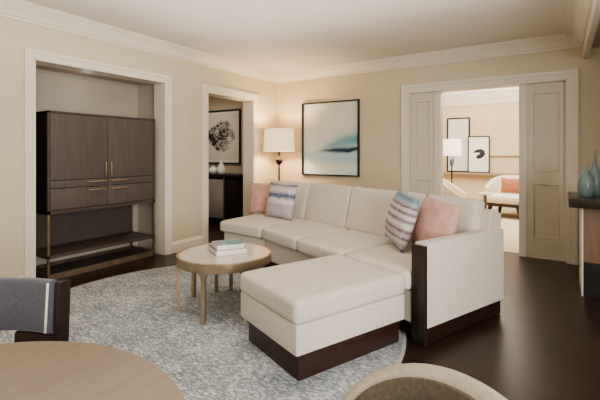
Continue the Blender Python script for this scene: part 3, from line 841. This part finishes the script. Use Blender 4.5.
def tub_chair(label, loc, f, ztop, w, legs=True):
    e = thing('armchair', label, 'armchair', loc, math.atan2(f[0], -f[1]), 'cream armchairs in the far room')
    Rr = w/2
    bm = bmesh.new(); rings = []; n = 28
    for i in range(n+1):
        a = -1.85+3.7*i/n     # wraps round back and both sides
        k = abs(a)/1.85
        z1 = ztop-(ztop-.56)*max(0, (k-.28)/.72)**1.6
        ring = []
        for (o, z) in ((-.05, .26), (.03, .26), (.04, .34), (.045, z1-.03), (.03, z1-.006), (0, z1), (-.04, z1-.008), (-.06, z1-.035), (-.06, .34)):
            rr = Rr+o
            x = rr*math.sin(a); y = rr*math.cos(a)*(1.0 if math.cos(a) > 0 else 1.25)
            ring.append(bm.verts.new((x, y, z)))
        rings.append(ring)
    for x, y in zip(rings, rings[1:]):
        m = len(x)
        for i in range(m): bm.faces.new([x[i], x[(i+1) % m], y[(i+1) % m], y[i]])
    bm.faces.new(rings[0]); bm.faces.new(rings[-1][::-1])
    finish('backrest', bm, M['cream'], e, True, R(50))
    bm = cushion_bm(lambda p: Vector((p.x, p.y-.03, .36+p.z)), 12, 12, 6, (w-.09, w-.06, .16), .06, .015)
    finish('seat', bm, M['cream'], e, True)
    bm = bmesh.new(); box(bm, -w/2+.06, w/2-.06, -w/2+.02, w/2-.08, .225, .275, .01); finish('seat_frame', bm, M['farlegs'], e)
    for sx in (-1, 1):
        for sy in (-1, 1):
            a = Vector((sx*(w/2-.15), sy*(w/2-.15), .24)); b = Vector((sx*(w/2-.10), sy*(w/2-.10), 0))
            finish('leg', tube_bm([a, b], [.045, .024], 10), M['farlegs'], e, True, R(50))
    return e
tub_chair('cream tub armchair with coral cushion seen through the doorway by the far wall', (-.86, 8.85, .004), (-.25, -1), .80, .80)
tub_chair('cream tub armchair turned away just behind the sofa in the far room', (-1.47, 7.00, .004), (1, .12), .84, .74)
pl = pillow('throw_pillow', 'coral orange pillow on the far armchair', None, (-.80, 8.80, .470), (.97, -.1, 0), (.05, .2, 1), (.42, .30), .12, M['orange'])
st = thing('side_table', 'small round pale side table between the two far armchairs', 'table', (-1.13, 7.72, .004))
finish('top', lathe_bm([(0, .515), (.108, .515), (.112, .522), (.112, .537), (.108, .543), (0, .543)], 36), M['white'], st, True, R(40))
finish('stem', lathe_bm([(0, 0), (.11, 0), (.11, .012), (.03, .02), (.028, .50), (.05, .516), (0, .516)], 24), M['bronze'], st, True, R(40))

# ------------------------------------------------------------------ lights
def area(name, loc, rot, size, energy, color):
    l = bpy.data.lights.new(name, 'AREA'); l.shape = 'RECTANGLE'; l.size, l.size_y = size; l.energy = energy; l.color = color
    o = bpy.data.objects.new(name, l); COL.objects.link(o); o.location = loc; o.rotation_euler = rot; return o
def point(name, loc, energy, color, r=.05):
    l = bpy.data.lights.new(name, 'POINT'); l.energy = energy; l.color = color; l.shadow_soft_size = r
    o = bpy.data.objects.new(name, l); COL.objects.link(o); o.location = loc; return o
DAY = (1.0, .985, .96); WARM = (1.0, .78, .52)
area('window_light', (XR-.03, -.5, 1.4), (R(90), 0, R(78)), (2.6, 1.9), 165, DAY)
area('rear_fill', (-1.2, -1.6, 2.5), (R(12), 0, 0), (3.0, 1.6), 9, (1, .93, .84))  # weak fill added from the rear, not a lamp over the table
area('ceiling_fill', (-2.2, 2.2, 2.56), (0, 0, 0), (2.6, 2.6), 9, (1, .92, .82))  # added overhead fill without a fixture
area('ceiling_bounce_fill', (-1.7, 1.6, 1.9), (R(180), 0, 0), (3.4, 4.2), 34, (1, .94, .87))  # unseen upward light added to brighten the ceiling
point('lamp_bulb', (-3.69, 5.02, 1.46), 26, WARM, .05)
point('lamp_bulb', (-1.66, 7.55, 1.38), 10, (1, .85, .65), .05)
area('far_room_fill', (-1.2, 7.9, 2.5), (0, 0, 0), (3.5, 2.4), 85, (1, .95, .87))  # added area light that brightens the far room, no fixture
area('far_uplight_fill', (-1.0, 8.2, 1.9), (R(180), 0, 0), (3.0, 2.0), 55, (1, .95, .88))  # added upward fill for a bright far ceiling
area('hall_light', (-5.3, 4.4, 2.42), (0, 0, 0), (.5, .5), 9, (1, .9, .76))
point('niche_light', (-4.45, 2.42, 2.0), .25, (1, .92, .82), .04)

w = bpy.data.worlds.new('World'); sc.world = w; w.use_nodes = True
w.node_tree.nodes['Background'].inputs['Color'].default_value = (.8, .88, 1, 1)
w.node_tree.nodes['Background'].inputs['Strength'].default_value = 1.0

# ------------------------------------------------------------------ camera
cam = bpy.data.cameras.new('camera'); co = bpy.data.objects.new('camera', cam); COL.objects.link(co)
co.location = (0, 0, 1.25); co.rotation_euler = (R(90), 0, .58129)
cam.sensor_width = 36; cam.lens = 397.37/600*36; cam.shift_y = -(200-153.58)/600; cam.clip_start = .02
sc.camera = co
sc.view_settings.view_transform = 'AgX'
sc.view_settings.look = 'AgX - Medium High Contrast'
sc.view_settings.exposure = 0.42
